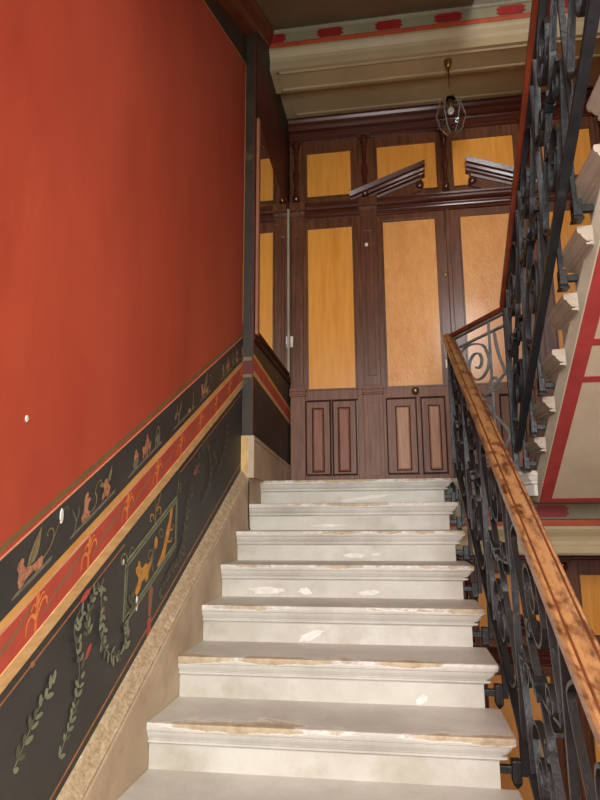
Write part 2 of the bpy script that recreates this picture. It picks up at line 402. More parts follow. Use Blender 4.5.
# ------------------------------------------------------------------ beam and coffered soffit under each landing
def beam(z0, label):
    e = empty('ceiling_beam', (0, 0, z0)); tag(e, label, 'beam', None, 'structure')
    X0 = XL if z0 > 1 else .02
    def xp(poly, name, m, x0=X0, x1=XR): 
        return MB().prism(poly, yz, x0, x1).build(name, m, e)
    xp([(.15, -.1355), (.15, -.262), (.30, -.262), (.30, -.1355)], 'frieze', 'frieze')
    xp([(.138, -.1355), (.132, -.150), (.138, -.163), (.1495, -.169), (.1495, -.1355)], 'frieze_moulding', 'frieze')
    xp([(.136, -.266), (.134, -.280), (.138, -.304), (.30, -.304), (.30, -.266)], 'orange_band', 'orange')
    xp([(.140, -.306), (.140, -.325), (.150, -.345), (.170, -.372), (.178, -.400), (.178, -.424), (.172, -.430), (.172, -.470), (.30, -.47), (.30, -.306)], 'cornice', 'beige')
    xp([(.172, -.47), (.172, -.476), (.45, -.476), (.45, -.36), (.30, -.36), (.30, -.47)], 'soffit', 'beige')
    b = MB()
    for x0, x1, y0, y1 in ((X0+.05, XR-.05, .400, .418), (X0+.05, XR-.05, .205, .218), (X0+.05, X0+.068, .205, .418)):
        b.box(x0, x1, y0, y1, -.484, -.475)
        b.box(x0+.004, x1-.004, y0+.004, y1-.004, -.489, -.483)
    b.build('soffit_moulding', 'beige', e)
    xp([(.4505, -.372), (1.15, -.345), (1.15, -.30), (.4505, -.30)], 'soffit', 'beige')
    b = MB()
    def zz(y): return -.372+(y-.45)*.0386
    for x0, x1, y0, y1 in ((X0+.08, XR-.05, .90, .925), (X0+.08, XR-.05, .52, .535), (X0+.08, X0+.105, .52, .925)):
        b.loft([[(x0, y0, zz(y0)-.010), (x1, y0, zz(y0)-.010), (x1, y1, zz(y1)-.010), (x0, y1, zz(y1)-.010)],
                [(x0, y0, zz(y0)+.002), (x1, y0, zz(y0)+.002), (x1, y1, zz(y1)+.002), (x0, y1, zz(y1)+.002)]])
    b.build('soffit_moulding', 'beige', e)
    for xc in (.05, .507, .965, 1.417, 1.88, 2.335, 2.76):
        hw = .105
        pts = []
        for sx in (1, -1):
            q = [(hw*.80, -.038), (hw*.86, -.024), (hw, -.020), (hw, -.011), (hw*.9, -.008), (hw*.9, .008), (hw, .011), (hw, .020), (hw*.86, .024), (hw*.80, .038)]
            pts += [(sx*x, z*1.0) for x, z in (q if sx == 1 else q[::-1])]
        x0 = max(xc, X0+.0) 
        pts = [(max(X0+.004, min(XR-.004, xc+x)), -.213+z) for x, z in pts]
        MB().prism(pts, lambda p, t: (p[0], t, p[1]), .1445, .152).build('red_ornament', 'ornred', e)
    return e
beam(H, 'beige coffered beam below the ceiling with red painted ornaments, above the doors')
beam(0, 'beam under the landing with red ornaments, seen through the gap beside the handrail')

# ------------------------------------------------------------------ wooden door wall
def ring_frame(b, x0, x1, z0, z1, w, y0, y1, m=None):
    b.box(x0, x1, y0, y1, z0, z0+w, m); b.box(x0, x1, y0, y1, z1-w, z1, m)
    b.box(x0, x0+w, y0, y1, z0+w, z1-w, m); b.box(x1-w, x1, y0, y1, z0+w, z1-w, m)
def raised_panel(name, x0, x1, z0, z1, parent, inner, pm='lowpanel'):
    """recessed field with moulded frame and a raised inner panel"""
    y = YD
    p = MB(); ring_frame(p, x0, x1, z0, z1, .010, y-.019, y-.004); p = p.build(name, 'groove', parent)
    MB().box(x0+.010, x1-.010, y-.008, y+.004, z0+.010, z1-.010).build('panel_field', 'lowwood', p)
    xi0, xi1, zi0, zi1 = inner
    g = MB(); ring_frame(g, xi0-.008, xi1+.008, zi0-.008, zi1+.008, .009, y-.0105, y-.0085); g.build('groove', 'groove', p)
    f = MB(); c = .012
    f.loft([[(xi0, y-.0095, zi0), (xi1, y-.0095, zi0), (xi1, y-.0095, zi1), (xi0, y-.0095, zi1)],
            [(xi0+c, y-.018, zi0+c), (xi1-c, y-.018, zi0+c), (xi1-c, y-.018, zi1-c), (xi0+c, y-.018, zi1-c)]])
    f.build('raised_panel', pm, p)
    return p
def amber(parent, x0, x1, z0, z1, m='amber', edge='darkwood'):
    o = MB().box(x0, x1, YD-.002, YD+.012, z0, z1).build('amber_panel', m, parent)
    f = MB(); ring_frame(f, x0-.012, x1+.012, z0-.012, z1+.012, .013, YD-.016, YD+.006); f.build('bead', edge, o)
    return o
CX = 1.42
def mir(x0, x1): return (2*CX-x1, 2*CX-x0)
def door_leaf(idx, z0, px0, px1, x0, x1, lowp, hinge):
    e = empty('door_%d' % idx, (0, 0, z0))
    y0, y1 = YD-.012, YD+.03
    # frame of the leaf: stiles and rails
    b = MB()
    b.box(x0, px0-.012, y0, y1, .824, 2.39); b.box(px1+.012, x1, y0, y1, .824, 2.39)
    b.box(px0-.012, px1+.012, y0, y1, 2.333, 2.39); b.build('stile_frame', 'darkwood', e, .003)
    b = MB(); b.box(x0, px0-.012, y0, y1, .02, .824); b.box(px1+.012, x1, y0, y1, .02, .824); b.box(px0-.012, px1+.012, y0, y1, .739, .824); b.box(px0-.012, px1+.012, y0, y1, .02, .098)
    (a0, a1), (c0, c1) = lowp
    b.box(a1, c0, y0, y1, .098, .739)
    b.box(px0-.012, a0, y0, y1, .098, .739) if a0 > px0-.012 else None
    b.box(c1, px1+.012, y0, y1, .098, .739) if c1 < px1+.012 else None
    b.build('lower_rail', 'lowwood', e, .002)
    amber(e, px0, px1, .836, 2.321, 'amberdoor')
    for (a, c) in lowp:
        w = c-a; raised_panel('lower_panel', a, c, .104, .734, e, (a+w*.33, c-w*.25, .14, .66))
    return e
def doorwall(z0, main):
    tagw = '' if main else ' on the storey below'
    # ---------------- fixed joinery
    e = empty('trim_1' if main else 'trim_2', (0, 0, z0))
    tag(e, 'dark carved wooden partition with pilasters, cornices and broken pediment around the double door' if main
        else 'dark wooden door surround of the storey below, seen between the iron scrolls', 'door surround', None, 'structure')
    y0, y1 = YD-.010, YD+.04
    # ground frame of the side lights and transoms
    def mirrored(f):
        for s in (0, 1): f(lambda a, b, s=s: (a, b) if s == 0 else mir(a, b))
    def side(mp):
        b = MB()
        for a, c, zz0, zz1 in ((.03, .178, .824, 3.2), (.602, .79, .824, 2.45), (.178, .602, 2.317, 2.45)):
            x0, x1 = mp(a, c); b.box(x0, x1, y0, y1, zz0, zz1)
        x0, x1 = mp(.376, .386); b.box(x0, x1, y0, y1, .098, .739)
        b.build('side_frame', 'darkwood', e, .003)
        b = MB()
        for a, c, zz0, zz1 in ((.03, .178, 0, .824), (.602, .79, 0, .824), (.178, .602, .739, .824), (.178, .602, .0, .098)):
            x0, x1 = mp(a, c); b.box(x0, x1, y0, y1, zz0, zz1)
        b.build('lower_frame', 'lowwood', e, .003)
        x0, x1 = mp(.19, .59); amber(e, x0, x1, .836, 2.305)
        for a, c, i0, i1 in ((.160, .374, .222, .31), (.388, .592, .44, .53)):
            x0, x1 = mp(a, c); j0, j1 = mp(i0, i1); raised_panel('lower_panel', x0, x1, .104, .734, e, (j0, j1, .135, .665), 'lowpanelred')
        # pilasters: lower plinth, moulded block, fluted shaft
        for a, c in ((.035, .160), (.653, .815)):
            x0, x1 = mp(a, c)
            p = MB(); p.box(x0, x1, YD-.035, YD, 0, .77); p.build('pilaster_plinth', 'lowwood', e, .003)
            MB().box(x0+.035, x1-.03, YD-.040, YD-.034, .09, .70).build('sunk_panel', 'lowwood', e, .002)
            p = MB()
            for za, zb, out in ((.77, .785, .045), (.785, .80, .052), (.80, .815, .044), (.815, .835, .05), (.835, .85, .040)):
                p.box(x0-(out-.035)*.6, x1+(out-.035)*.6, YD-out, YD, za, zb)
            p.build('pilaster_block', 'lowwood', e, .003)
            p = MB(); w = x1-x0
            p.box(x0+.012, x1-.012, YD-.028, YD, .85, 2.42); p.build('pilaster_shaft', 'darkwood', e, .003)
            p = MB(); ring_frame(p, x0+.045, x1-.045, .93, 2.25, .010, YD-.036, YD-.027); p.build('shaft_moulding', 'darkwood', e, .002)
        # transom frame, side bay
        b = MB()
        for a, c, zz0, zz1 in ((.178, .60, 3.064, 3.2), (.178, .60, 2.52, 2.606), (.60, .815, 2.52, 3.2)):
            x0, x1 = mp(a, c); b.box(x0, x1, y0, y1, zz0, zz1)
        b.build('transom_frame', 'darkwood', e, .003)
        x0, x1 = mp(.19, .59); amber(e, x0, x1, 2.618, 3.052)
        # transom frame, bay over the leaf
        b = MB()
        for a, c, zz0, zz1 in ((.815, 1.36, 3.070, 3.2), (.815, 1.36, 2.52, 2.60)):
            x0, x1 = mp(a, c); b.box(x0, x1, y0, y1, zz0, zz1)
        b.build('transom_frame', 'darkwood', e, .003)
        x0, x1 = mp(.828, 1.348); amber(e, x0, x1, 2.612, 3.058)
        # turned colonnettes
        for xc in (.095, .715):
            xx = mp(xc, xc)[0]
            MB().box(xx-.05, xx+.05, YD-.024, YD-.008, 2.53, 3.18).build('colonnette_back', 'darkwood', e, .003)
            colonnette(xx)
        # broken pediment half
        ped(mp)
    PROF = [(.030, 2.56), (.034, 2.615), (.026, 2.63), (.018, 2.645), (.024, 2.665), (.018, 2.685), (.020, 2.76), (.030, 2.80), (.032, 2.825), (.020, 2.845), (.029, 2.86), (.020, 2.875),
            (.017, 2.90), (.022, 2.97), (.018, 3.04), (.028, 3.055), (.020, 3.075), (.034, 3.10), (.038, 3.13), (.032, 3.15)]
    def colonnette(xx):
        o = MB().lathe(PROF, (xx, YD-.045, 0), n=14).build('colonnette', 'darkwoodh', e)
        return o
    def ped(mp):
        s = 1 if mp(0, 1) == (0, 1) else -1
        def X(x): return x if s == 1 else 2*CX-x
        xs, xe, zs, ze = .58, 1.245, 2.475, 2.722          # raking cornice, bottom edge at outer and inner end
        prof = [(0, -.005), (.03, -.03), (.05, -.035), (.06, -.060), (.085, -.066), (.10, -.085), (.13, -.095), (.145, -.10), (.145, 0)]  # (up, out)
        prof = [(0, .005)] + [(a*.82, o) for a, o in prof]
        rings = []
        for x, z in ((xs, zs), (xe, ze)):
            rings.append([(X(x), YD+o, z+uu) for uu, o in [(a, b2) for a, b2 in prof]])
        MB().loft(rings).build('pediment_cornice', 'darkwoodh', e)
        # second, thinner raking mould and the small bracket under the inner end
        rings = []
        for x, z in ((.82, 2.535), (1.205, 2.672)):
            rings.append([(X(x), YD+.005, z), (X(x), YD-.055, z), (X(x), YD-.062, z+.02), (X(x), YD-.045, z+.05), (X(x), YD+.005, z+.05)])
        MB().loft(rings).build('pediment_mould', 'darkwoodh', e)
        tri = [(X(.62), 2.50), (X(1.10), 2.50), (X(1.13), 2.56), (X(1.20), 2.585), (X(1.215), 2.62), (X(1.215), 2.74), (X(.66), 2.53)]
        MB().prism(tri, lambda p, t: (p[0], t, p[1]), YD-.040, YD).build('pediment_field', 'darkwood', e)
        MB().lathe([(.004, -.07), (.03, -.068), (.036, -.055), (.036, -.01)], (X(1.195), YD, 2.632), 'y', 16).build('pediment_scroll', 'darkwoodh', e)
    mirrored(side)
    # middle colonnette between the two transoms
    MB().box(1.36, 1.48, y0, y1, 2.52, 3.2).build('transom_post', 'darkwood', e, .003)
    MB().box(1.372, 1.468, YD-.024, YD-.008, 2.53, 3.18).build('colonnette_back', 'darkwood', e, .003)
    colonnette(1.42)
    # cornices (outline in Y and Z)
    def corn(name, poly, m='darkwoodh'):
        return MB().prism([(YD+a, z) for a, z in poly], yz, .025, XR-.01).build(name, m, e)
    corn('middle_cornice', [(.03, 2.392), (-.016, 2.392), (-.022, 2.400), (-.022, 2.412), (-.034, 2.424), (-.036, 2.434), (-.030, 2.440), (-.030, 2.462), (-.058, 2.470), (-.070, 2.484), (-.072, 2.500), (-.086, 2.508), (-.088, 2.522), (-.060, 2.530), (.03, 2.530)])
    corn('top_cornice', [(.03, 3.16), (-.018, 3.16), (-.026, 3.168), (-.026, 3.186), (-.040, 3.196), (-.040, 3.222), (-.034, 3.228), (-.034, 3.262), (-.062, 3.270), (-.078, 3.288), (-.080, 3.304), (-.064, 3.31), (-.090, 3.330), (-.104, 3.350), (-.104, 3.372), (.03, 3.372)])
    for xc in (.095, .715, 1.42, 2*CX-.715, 2*CX-.095):
        b = MB()
        for za, zb, out, hw in ((3.145, 3.165, .060, .060), (3.165, 3.185, .070, .068), (3.185, 3.20, .060, .06)):
            b.box(xc-hw, xc+hw, YD-out, YD-.01, za, zb)
        b.build('cornice_block', 'darkwoodh', e, .003)
    for xc in (.735, 2*CX-.735, .1, 2*CX-.1):
        b = MB()
        for za, zb, out, hw in ((2.375, 2.415, .034, .066), (2.415, 2.462, .050, .072), (2.462, 2.534, .094, .080)):
            b.box(xc-hw, xc+hw, YD-out, YD-.004, za, zb)
        b.build('cornice_bracket', 'darkwood', e)
    # ---------------- the two leaves
    L = door_leaf(3 if not main else 1, z0, .861, 1.312, .793, 1.416, ((.837, 1.089), (1.121, 1.321)), 0)
    tag(L, 'left leaf of the double door, amber panel over two lit-toned oak panels, small brass knob' if main else 'left door leaf of the storey below, seen low between the iron scrolls', 'door', None, 'structure')
    R = door_leaf(4 if not main else 2, z0, 1.527, 1.980, 1.424, 2*CX-.793, (mir(1.121, 1.321), mir(.837, 1.089)), 1)
    tag(R, 'right leaf of the double door, partly behind the iron railing' if main else 'right door leaf of the storey below, amber panel seen beside the steps', 'door', None, 'structure')
    MB().box(1.398, 1.436, YD-.024, YD+.02, .02, 2.39).build('meeting_bead', 'darkwood', L, .006)
    if main:
        MB().lathe([(.022, 0), (.026, -.008), (.012, -.014), (.012, -.028), (.026, -.036), (.030, -.048), (.024, -.060), (.006, -.064)], (1.083, YD-.012, .785), 'y', 18).build('knob', 'bronze', L)['label'] = 'round brass door knob'
        k = MB(); k.lathe([(.020, 0), (.020, -.004), (.014, -.007)], (1.376, YD-.012, 1.795), 'y', 16); k.build('keyhole_plate', 'bronze', L)['label'] = 'small brass keyhole plate'
        MB().box(1.340, 1.366, YD-.02, YD-.011, .975, 1.045).build('lock_plate', 'white', L, .003)['label'] = 'white lock plate'
    return e
doorwall(0, True)
doorwall(-H, False)

# doorbell and switch: separate little things on the joinery
o = MB().box(.700, .728, YD-.040, YD-.0275, 2.095, 2.125).build('bell_button', 'white', None, .003)
tag(o, 'tiny square white bell button high on the dark pilaster between the amber panels', 'bell button')
e = empty('light_switch', (.045, YD-.045, 1.26)); tag(e, 'small white switch on the dark door frame, right beside the mirror', 'switch')
MB().box(-.014, .014, -.006, .010, -.055, .045).build('back_plate', 'white', e, .003)
MB().box(-.008, .018, -.020, -.006, -.028, .040).build('toggle', 'white', e, .003)

# ------------------------------------------------------------------ left wall with its painted dado
SD = .535
YA, YB = -5.2, -.31
w = empty('wall_left'); tag(w, 'red plaster wall rising beside the stairs, with painted figures along its sloping dado', 'wall', None, 'structure')
def wp(Y, off): return (XW, Y, off+SD*Y)
def wall_poly(name, top, bot, m, x=XW, lab=None, YA=YA):
    """a band of the wall between two straight lines (slope, offset), 4 mm thick"""
    def P(Y, l): return l[1]+l[0]*Y
    b = MB()
    f = [(YA, P(YA, bot)), (YB, P(YB, bot)), (YB, P(YB, top)), (YA, P(YA, top))]
    b.prism(f, lambda p, t: (t, p[0], p[1]), x-.02, x)
    o = b.build(name, m, w)
    if lab: o['label'] = lab
    return o
l = lambda o: (SD, o)
wall_poly('red_field', (.40, 3.045), l(1.112), 'red')
wall_poly('olive_line', l(1.112), l(1.094), 'olive'); wall_poly('red_line', l(1.094), l(1.083), 'red')
wall_poly('cream_line', l(1.083), l(1.0755), 'pinkline')
FZ = wall_poly('figure_frieze', l(1.0755), l(.920), 'black', lab='black frieze with small painted figures')
wall_poly('gold_band', l(.920), l(.896), 'gold'); wall_poly('cream_line', l(.896), l(.886), 'cream')
RB = wall_poly('red_band', l(.886), l(.788), 'bandred', lab='red band with gold fleurons')
wall_poly('tan_band', l(.788), l(.745), 'tan', x=XW+.004)
DP = wall_poly('dado_panel', l(.745), (.525, .19), 'black', lab='black dado painted with garlands and a framed panel of beasts')
wall_poly('gold_line', l(.272), l(.264), 'thinline', x=XW+.0008)
wall_poly('black_border', (.525, 3.30), (.40, 3.052), 'blackworn', YA=-1.9); wall_poly('gold_line', (.40, 3.052), (.40, 3.045), 'gold')
wall_poly('brown_border', (.525, 3.60), (.525, 3.30), 'darkred', YA=-1.9)
b = MB(); b.box(XW-.25, XW-.021, YA, YB, -H, 6.2); b.build('masonry', 'concrete', w)
wall_poly('upper_wall', (0, 6.2), (.40, 3.04), 'darkred', x=XW-.003); wall_poly('lower_wall', (.525, .19), (0, -H), 'concrete', x=XW-.003)
# vertical black edge strip next to the corner
b = MB(); x = XW+.001
def vstrip(y0, y1, z0, z1, m, name, lab=None):
    o = MB().box(XW-.003, XW+.0012, y0, y1, z0, z1).build(name, m, w); return o
vstrip(-.330, -.318, 1.0, 2.91, 'gold', 'edge_line'); vstrip(-.318, -.31, 1.0, 3.2, 'blackworn', 'edge_strip')

# ---- painted motifs: flat paint shapes on the wall, drawn in (s, t) with s along the stair and t up, sheared with the slope
def paint(parent, name, Y0, off, shapes, sx=1, shear=True, flip=False):
    b = MB()
    for i, (m, pts) in enumerate(shapes):
        lay = XW+.0006+.0004*i
        q = []
        for s, t in pts:
            if flip: s = -s
            Y = Y0+s*sx
            q.append((lay, Y, off+SD*(Y if shear else Y0)+t))
        b.face(q, m)
    return b.build(name, shapes[0][0], parent, recalc=False)
def stroke(pts, w0, w1=None, n=1):
    w1 = w0 if w1 is None else w1
    L, R = [], []
    N = len(pts)
    for k in range(N):
        a = pts[max(k-1, 0)]; c = pts[min(k+1, N-1)]
        tx, ty = c[0]-a[0], c[1]-a[1]; h = math.hypot(tx, ty) or 1
        ww = (w0+(w1-w0)*k/(N-1))/2
        L.append((pts[k][0]-ty/h*ww, pts[k][1]+tx/h*ww)); R.append((pts[k][0]+ty/h*ww, pts[k][1]-tx/h*ww))
    return L+R[::-1]
def cr(P, n=5):
    """smooth curve through points"""
    out = []
    for i in range(len(P)-1):
        p0 = P[max(i-1, 0)]; p1 = P[i]; p2 = P[i+1]; p3 = P[min(i+2, len(P)-1)]
        for k in range(n):
            t = k/n
            out.append(tuple(.5*((2*p1[j])+(-p0[j]+p2[j])*t+(2*p0[j]-5*p1[j]+4*p2[j]-p3[j])*t*t+(-p0[j]+3*p1[j]-3*p2[j]+p3[j])*t**3) for j in (0, 1)))
    out.append(tuple(P[-1])); return out
def spiral(cx, cy, r0, r1, a0, a1, n=22):
    return [(cx+(r0+(r1-r0)*k/n)*math.cos(a0+(a1-a0)*k/n), cy+(r0+(r1-r0)*k/n)*math.sin(a0+(a1-a0)*k/n)) for k in range(n+1)]
def ell(cx, cy, a, c, n=14, rot=0):
    return [(cx+a*math.cos(t)*math.cos(rot)-c*math.sin(t)*math.sin(rot), cy+a*math.cos(t)*math.sin(rot)+c*math.sin(t)*math.cos(rot)) for t in [2*PI*k/n for k in range(n)]]
def ground(s0, s1, h=.012): return ('ground', [(s0, 0), (s1, 0), (s1+.008, h*.7), (s1-.01, h), (s0+.01, h*.8), (s0-.006, h*.5)])
def sphinx(flip=False):
    body = [(.035, .012), (.028, .035), (.03, .055), (.022, .070), (.026, .082), (.040, .086), (.048, .078), (.046, .066), (.056, .052), (.085, .040), (.118, .042), (.128, .030), (.122, .012), (.098, .012), (.092, .022), (.062, .022), (.05, .012)]
    wing = [(.060, .050), (.066, .075), (.084, .100), (.110, .126), (.108, .100), (.106, .078), (.100, .058), (.088, .046)]
    tail = stroke(cr([(.122, .030), (.150, .040), (.165, .062), (.160, .085), (.144, .095), (.134, .086)])+[(.140, .080)], .006, .003)
    curl = stroke(cr([(.160, .05), (.185, .085), (.205, .110), (.222, .112), (.226, .098)]), .004, .0025)
    return [ground(.015, .16), ('skin', body), ('wing', wing), ('wing', tail), ('wing', curl), ('leafdim', stroke([(.07, .055), (.098, .11)], .004, .002))]
def kneeler():
    body = [(.055, .012), (.050, .030), (.064, .052), (.060, .075), (.066, .092), (.078, .096), (.084, .086), (.080, .074), (.094, .070), (.098, .062), (.086, .056), (.084, .036), (.100, .022), (.096, .012)]
    plant = stroke(cr([(.015, .012), (.022, .04), (.006, .07), (.000, .085)]), .006, .003)
    plant2 = stroke(cr([(.020, .035), (.034, .055), (.030, .078)]), .006, .003)
    scroll = stroke(cr([(.10, .02), (.125, .028), (.128, .055), (.118, .072), (.128, .092), (.148, .095), (.154, .082), (.146, .074)]), .006, .003)
    wbody = [(.165, .018), (.160, .036), (.172, .050), (.166, .066), (.174, .080), (.186, .082), (.190, .070), (.198, .056), (.212, .040), (.208, .020), (.192, .014), (.184, .026)]
    wing = [(.188, .062), (.196, .085), (.214, .112), (.216, .088), (.208, .064)]
    wing2 = [(.170, .060), (.150, .070), (.140, .082), (.154, .084), (.170, .074)]
    return [ground(.0, .245), ('skin', body), ('ground', plant), ('ground', plant2), ('wing', scroll), ('skin', wbody), ('wing', wing), ('wing', wing2)]
def standing(s, h=.085, m='skin', lean=0):
    return [(m, [(s-.008, .010), (s-.010, h*.45), (s-.016+lean, h*.62), (s-.012+lean, h*.80), (s-.006+lean, h*.84), (s-.007+lean, h*.95), (s+lean, h), (s+.007+lean, h*.95), (s+.005+lean, h*.84), (s+.014+lean, h*.78), (s+.020+lean, h*.58), (s+.012, h*.40), (s+.010, .010), (s+.002, .010), (s+.001, h*.36), (s-.002, .010)])]
def trio():
    beast = [(.105, .014), (.104, .040), (.096, .055), (.104, .066), (.116, .060), (.125, .050), (.160, .050), (.166, .062), (.172, .048), (.166, .014), (.160, .014), (.156, .034), (.120, .032), (.114, .014)]
    arch = stroke(cr([(.21, .012), (.212, .06), (.228, .088), (.246, .06), (.248, .012)]), .006)
    return [ground(.0, .27)]+standing(.05, .080)+[('ground', ell(.05, .03, .022, .016))]+[('skin', beast)]+standing(.135, .098)+[('wing', arch)]+standing(.23, .062, 'ground')
def tree():
    tr = stroke(cr([(.05, .01), (.06, .05), (.075, .10)]), .014, .006); tr2 = stroke(cr([(.055, .04), (.035, .07), (.03, .10)]), .008, .004); t3 = stroke([(.06, .06), (.09, .085)], .006, .003)
    return [ground(.0, .25), ('wing', tr), ('wing', tr2), ('wing', t3), ('ground', ell(.018, .055, .014, .016))]+standing(.17, .03, 'skin')+[('wing', stroke(cr([(.21, .012), (.222, .05), (.215, .09)]), .012, .006))]
FO = .942
fig = [('painted_sphinx', -2.625, sphinx()), ('painted_kneeling_figures', -2.345, kneeler()), ('painted_figure_group', -1.965, trio()), ('painted_tree', -1.525, tree()),
       ('painted_sphinx', -1.18, sphinx()), ('painted_figure_group', -.82, trio()), ('painted_kneeling_figures', -.55, kneeler()[:6]), ('painted_kneeling_figures', -3.0, kneeler())]
for nm, Y, sh in fig: paint(FZ, nm, Y, FO, sh, 1.12)
# fleurons and faded ribbon on the red band
def fleuron():
    k = 1.3
    def st(P, w0, w1): return ('fleur', [(x*k, t*k) for x, t in stroke(cr(P), w0*1.35, w1*1.35)])
    return [st([(0, -.004), (0, .030), (.001, .052)], .007, .005), ('fleur', [(x*k, t*k) for x, t in ell(.001, .062, .006, .015, 10)]),
            st([(0, .026), (.018, .048), (.032, .044), (.036, .028)], .006, .003), st([(0, .022), (-.018, .040), (-.032, .032), (-.034, .010)], .006, .003),
            st([(0, .046), (.014, .062), (.024, .058)], .005, .003), st([(0, .044), (-.013, .058), (-.022, .05)], .005, .003)]
ys = [-2.765+.268*k for k in range(10)]
for Y in ys: 
    if Y < -.33: paint(RB, 'painted_fleuron', Y, .795, fleuron(), 1)
for Y in ys:
    if Y+.2 > -.33: continue
    paint(RB, 'painted_ribbon', Y+.03, .80, [('ribbon', [(0, .008), (.07, .030), (.14, .034), (.215, .064), (.215, .076), (.14, .056), (.07, .046), (0, .022)])])
# dado: thin upper line, framed panel with two beasts, garlands
def dstroke(name, P, m, w0, w1=None): 
    return paint(DP, name, 0, 0, [(m, [(p[0], p[1]-0) for p in stroke(P, w0, w1)])], 1, shear=False)
def dpaint(name, shapes): return paint(DP, name, 0, 0, shapes, 1, shear=False)
def D(Y, off): return (Y, off+SD*Y)
def seg(Ya, Yb, off): return [D(Ya, off), D(Yb, off)]
dpaint('painted_line', [('thinline', stroke(seg(-5.1, -1.97, .713), .006)), ('thinline', stroke(seg(-1.42, -.35, .713), .006)), ('rose', ell(*D(-2.235, .713), .034, .011, 12, .5)), ('thinline', ell(*D(-2.50, .713), .011, .009, 10))])
fr = []
for a, c in (((-1.945, .436), (-1.945, .632)), ((-1.455, .42), (-1.455, .616)), ((-1.945, .632), (-1.455, .616)), ((-1.945, .436), (-1.455, .42))):
    P = [D(*a), D(*c)]; fr.append(('frame', stroke(P, .026)))
for a, c in (((-1.945, .436), (-1.945, .632)), ((-1.945, .632), (-1.455, .616)), ((-1.945, .436), (-1.455, .42)), ((-1.455, .42), (-1.455, .616))): fr.append(('black', stroke([D(*a), D(*c)], .005)))
dpaint('painted_panel_frame', fr)
def beast(Y, off, fl=1):
    P = [(-.02, .0), (-.034, .02), (-.014, .044), (-.004, .058), (-.03, .085), (-.034, .104), (-.018, .108), (-.010, .124), (.004, .112), (.008, .094), (.026, .082), (.056, .088), (.080, .074), (.104, .082), (.112, .104), (.118, .082), (.102, .054), (.088, .040), (.084, .018), (.064, .014), (.054, .034), (.030, .034), (.012, .012), (-.004, .004)]
    return ('dog', [(Y+fl*s, off+SD*Y+.33*s+t) for s, t in P])
dpaint('painted_beast', [beast(-1.83, .455)])
dpaint('painted_beast', [('dog', [(Y, z) for Y, z in [(-1.66, -.435), (-1.62, -.46), (-1.585, -.43), (-1.56, -.36), (-1.53, -.31), (-1.515, -.26), (-1.50, -.205), (-1.512, -.185), (-1.525, -.20), (-1.545, -.26), (-1.575, -.31), (-1.60, -.37), (-1.625, -.40)]]),
                         ('dog', stroke([(-1.53, -.30), (-1.495, -.295), (-1.49, -.275)], .008)), ('dog', stroke([(-1.55, -.345), (-1.51, -.345), (-1.505, -.33)], .008))])
dpaint('painted_scroll', [('wing', stroke(spiral(-1.735, -.395, .034, .006, -.8, 5.4), .007, .004)), ('wing', stroke(spiral(-1.625, -.315, .028, .005, 3.2, -3), .007, .004)), ('dog', ell(-1.68, -.345, .018, .024)), ('wing', stroke(cr([(-1.70, -.36), (-1.72, -.41), (-1.70, -.46)]), .012, .006))])
dpaint('painted_candelabrum', [('wing', stroke(cr([(-1.695, -.27), (-1.695, -.21), (-1.70, -.16)]), .010, .004)), ('dog', stroke(spiral(-1.735, -.255, .026, .005, 0, 5), .007, .004)), ('dog', stroke(spiral(-1.655, -.225, .026, .005, 3.1, -2), .007, .004)), ('dog', stroke(cr([(-1.695, -.22), (-1.66, -.17), (-1.655, -.14)]), .006, .003))])
dpaint('painted_scroll', [('wing', stroke(spiral(-1.975, -.40, .042, .008, -1.0, 4.6), .008, .005)), ('wing', stroke(cr([(-1.93, -.395), (-1.915, -.355), (-1.89, -.36)]), .007, .004)), ('chip', ell(-1.975, -.40, .008, .010))])
dpaint('painted_scroll', [('wing', stroke(spiral(-1.43, -.115, .026, .005, -1.2, 4.6), .007, .004)), ('wing', stroke(cr([(-1.455, -.15), (-1.44, -.06), (-1.46, -.03)]), .006, .003))])
dpaint('painted_torch', [('ribbon', [(-1.73, -.62), (-1.705, -.615), (-1.69, -.52), (-1.715, -.50), (-1.735, -.53)]), ('rose', [(-1.745, -.72), (-1.70, -.70), (-1.70, -.62), (-1.735, -.625)])])
def garland(name, P, n, m='leaf', ln=.040, wd=.019):
    C = cr(P, 10); sh = []
    N = len(C)
    n = int(n*1.5); sh.append((m, stroke(C, .004, .003)))
    for i in range(n):
        k = min(N-2, int(i*(N-1)/n)); x, y = C[k]; a = math.atan2(C[k+1][1]-y, C[k+1][0]-x)
        for sg in (1, -1):
            if random.random() < .12: continue
            rr = a+sg*.8+random.uniform(-.3, .3); L = ln*random.uniform(.55, .95)
            sh.append((m if random.random() < .65 else 'leafdim', ell(x+math.cos(rr)*L*.5, y+math.sin(rr)*L*.5, L*.5, wd*.5*random.uniform(.6, .9), 8, rr)))
    sh = [(mm_, [(p[0], p[1]) for p in q]) for mm_, q in sh]
    return dpaint(name, sh)
garland('painted_garland', [(-2.33, -.905), (-2.29, -.84), (-2.265, -.78), (-2.245, -.70), (-2.275, -.62), (-2.29, -.56), (-2.26, -.52)], 13)
garland('painted_garland', [(-2.20, -.60), (-2.215, -.545), (-2.185, -.485), (-2.14, -.465), (-2.125, -.53), (-2.13, -.59), (-2.11, -.635)], 10)
garland('painted_garland', [(-2.11, -.635), (-2.06, -.68), (-2.005, -.705), (-1.955, -.70), (-1.93, -.66), (-1.955, -.61)], 10)
garland('painted_garland', [(-2.55, -.86), (-2.50, -.80), (-2.46, -.75), (-2.415, -.71), (-2.39, -.69)], 6, 'leaf', .044, .022)
garland('painted_garland', [(-1.95, -.62), (-1.91, -.56), (-1.90, -.52), (-1.87, -.58)], 5, 'leafdim')
garland('painted_garland', [(-1.62, -.56), (-1.55, -.49), (-1.48, -.45), (-1.40, -.41), (-1.36, -.32), (-1.33, -.20), (-1.28, -.10)], 14, 'leafdim', .046, .02)
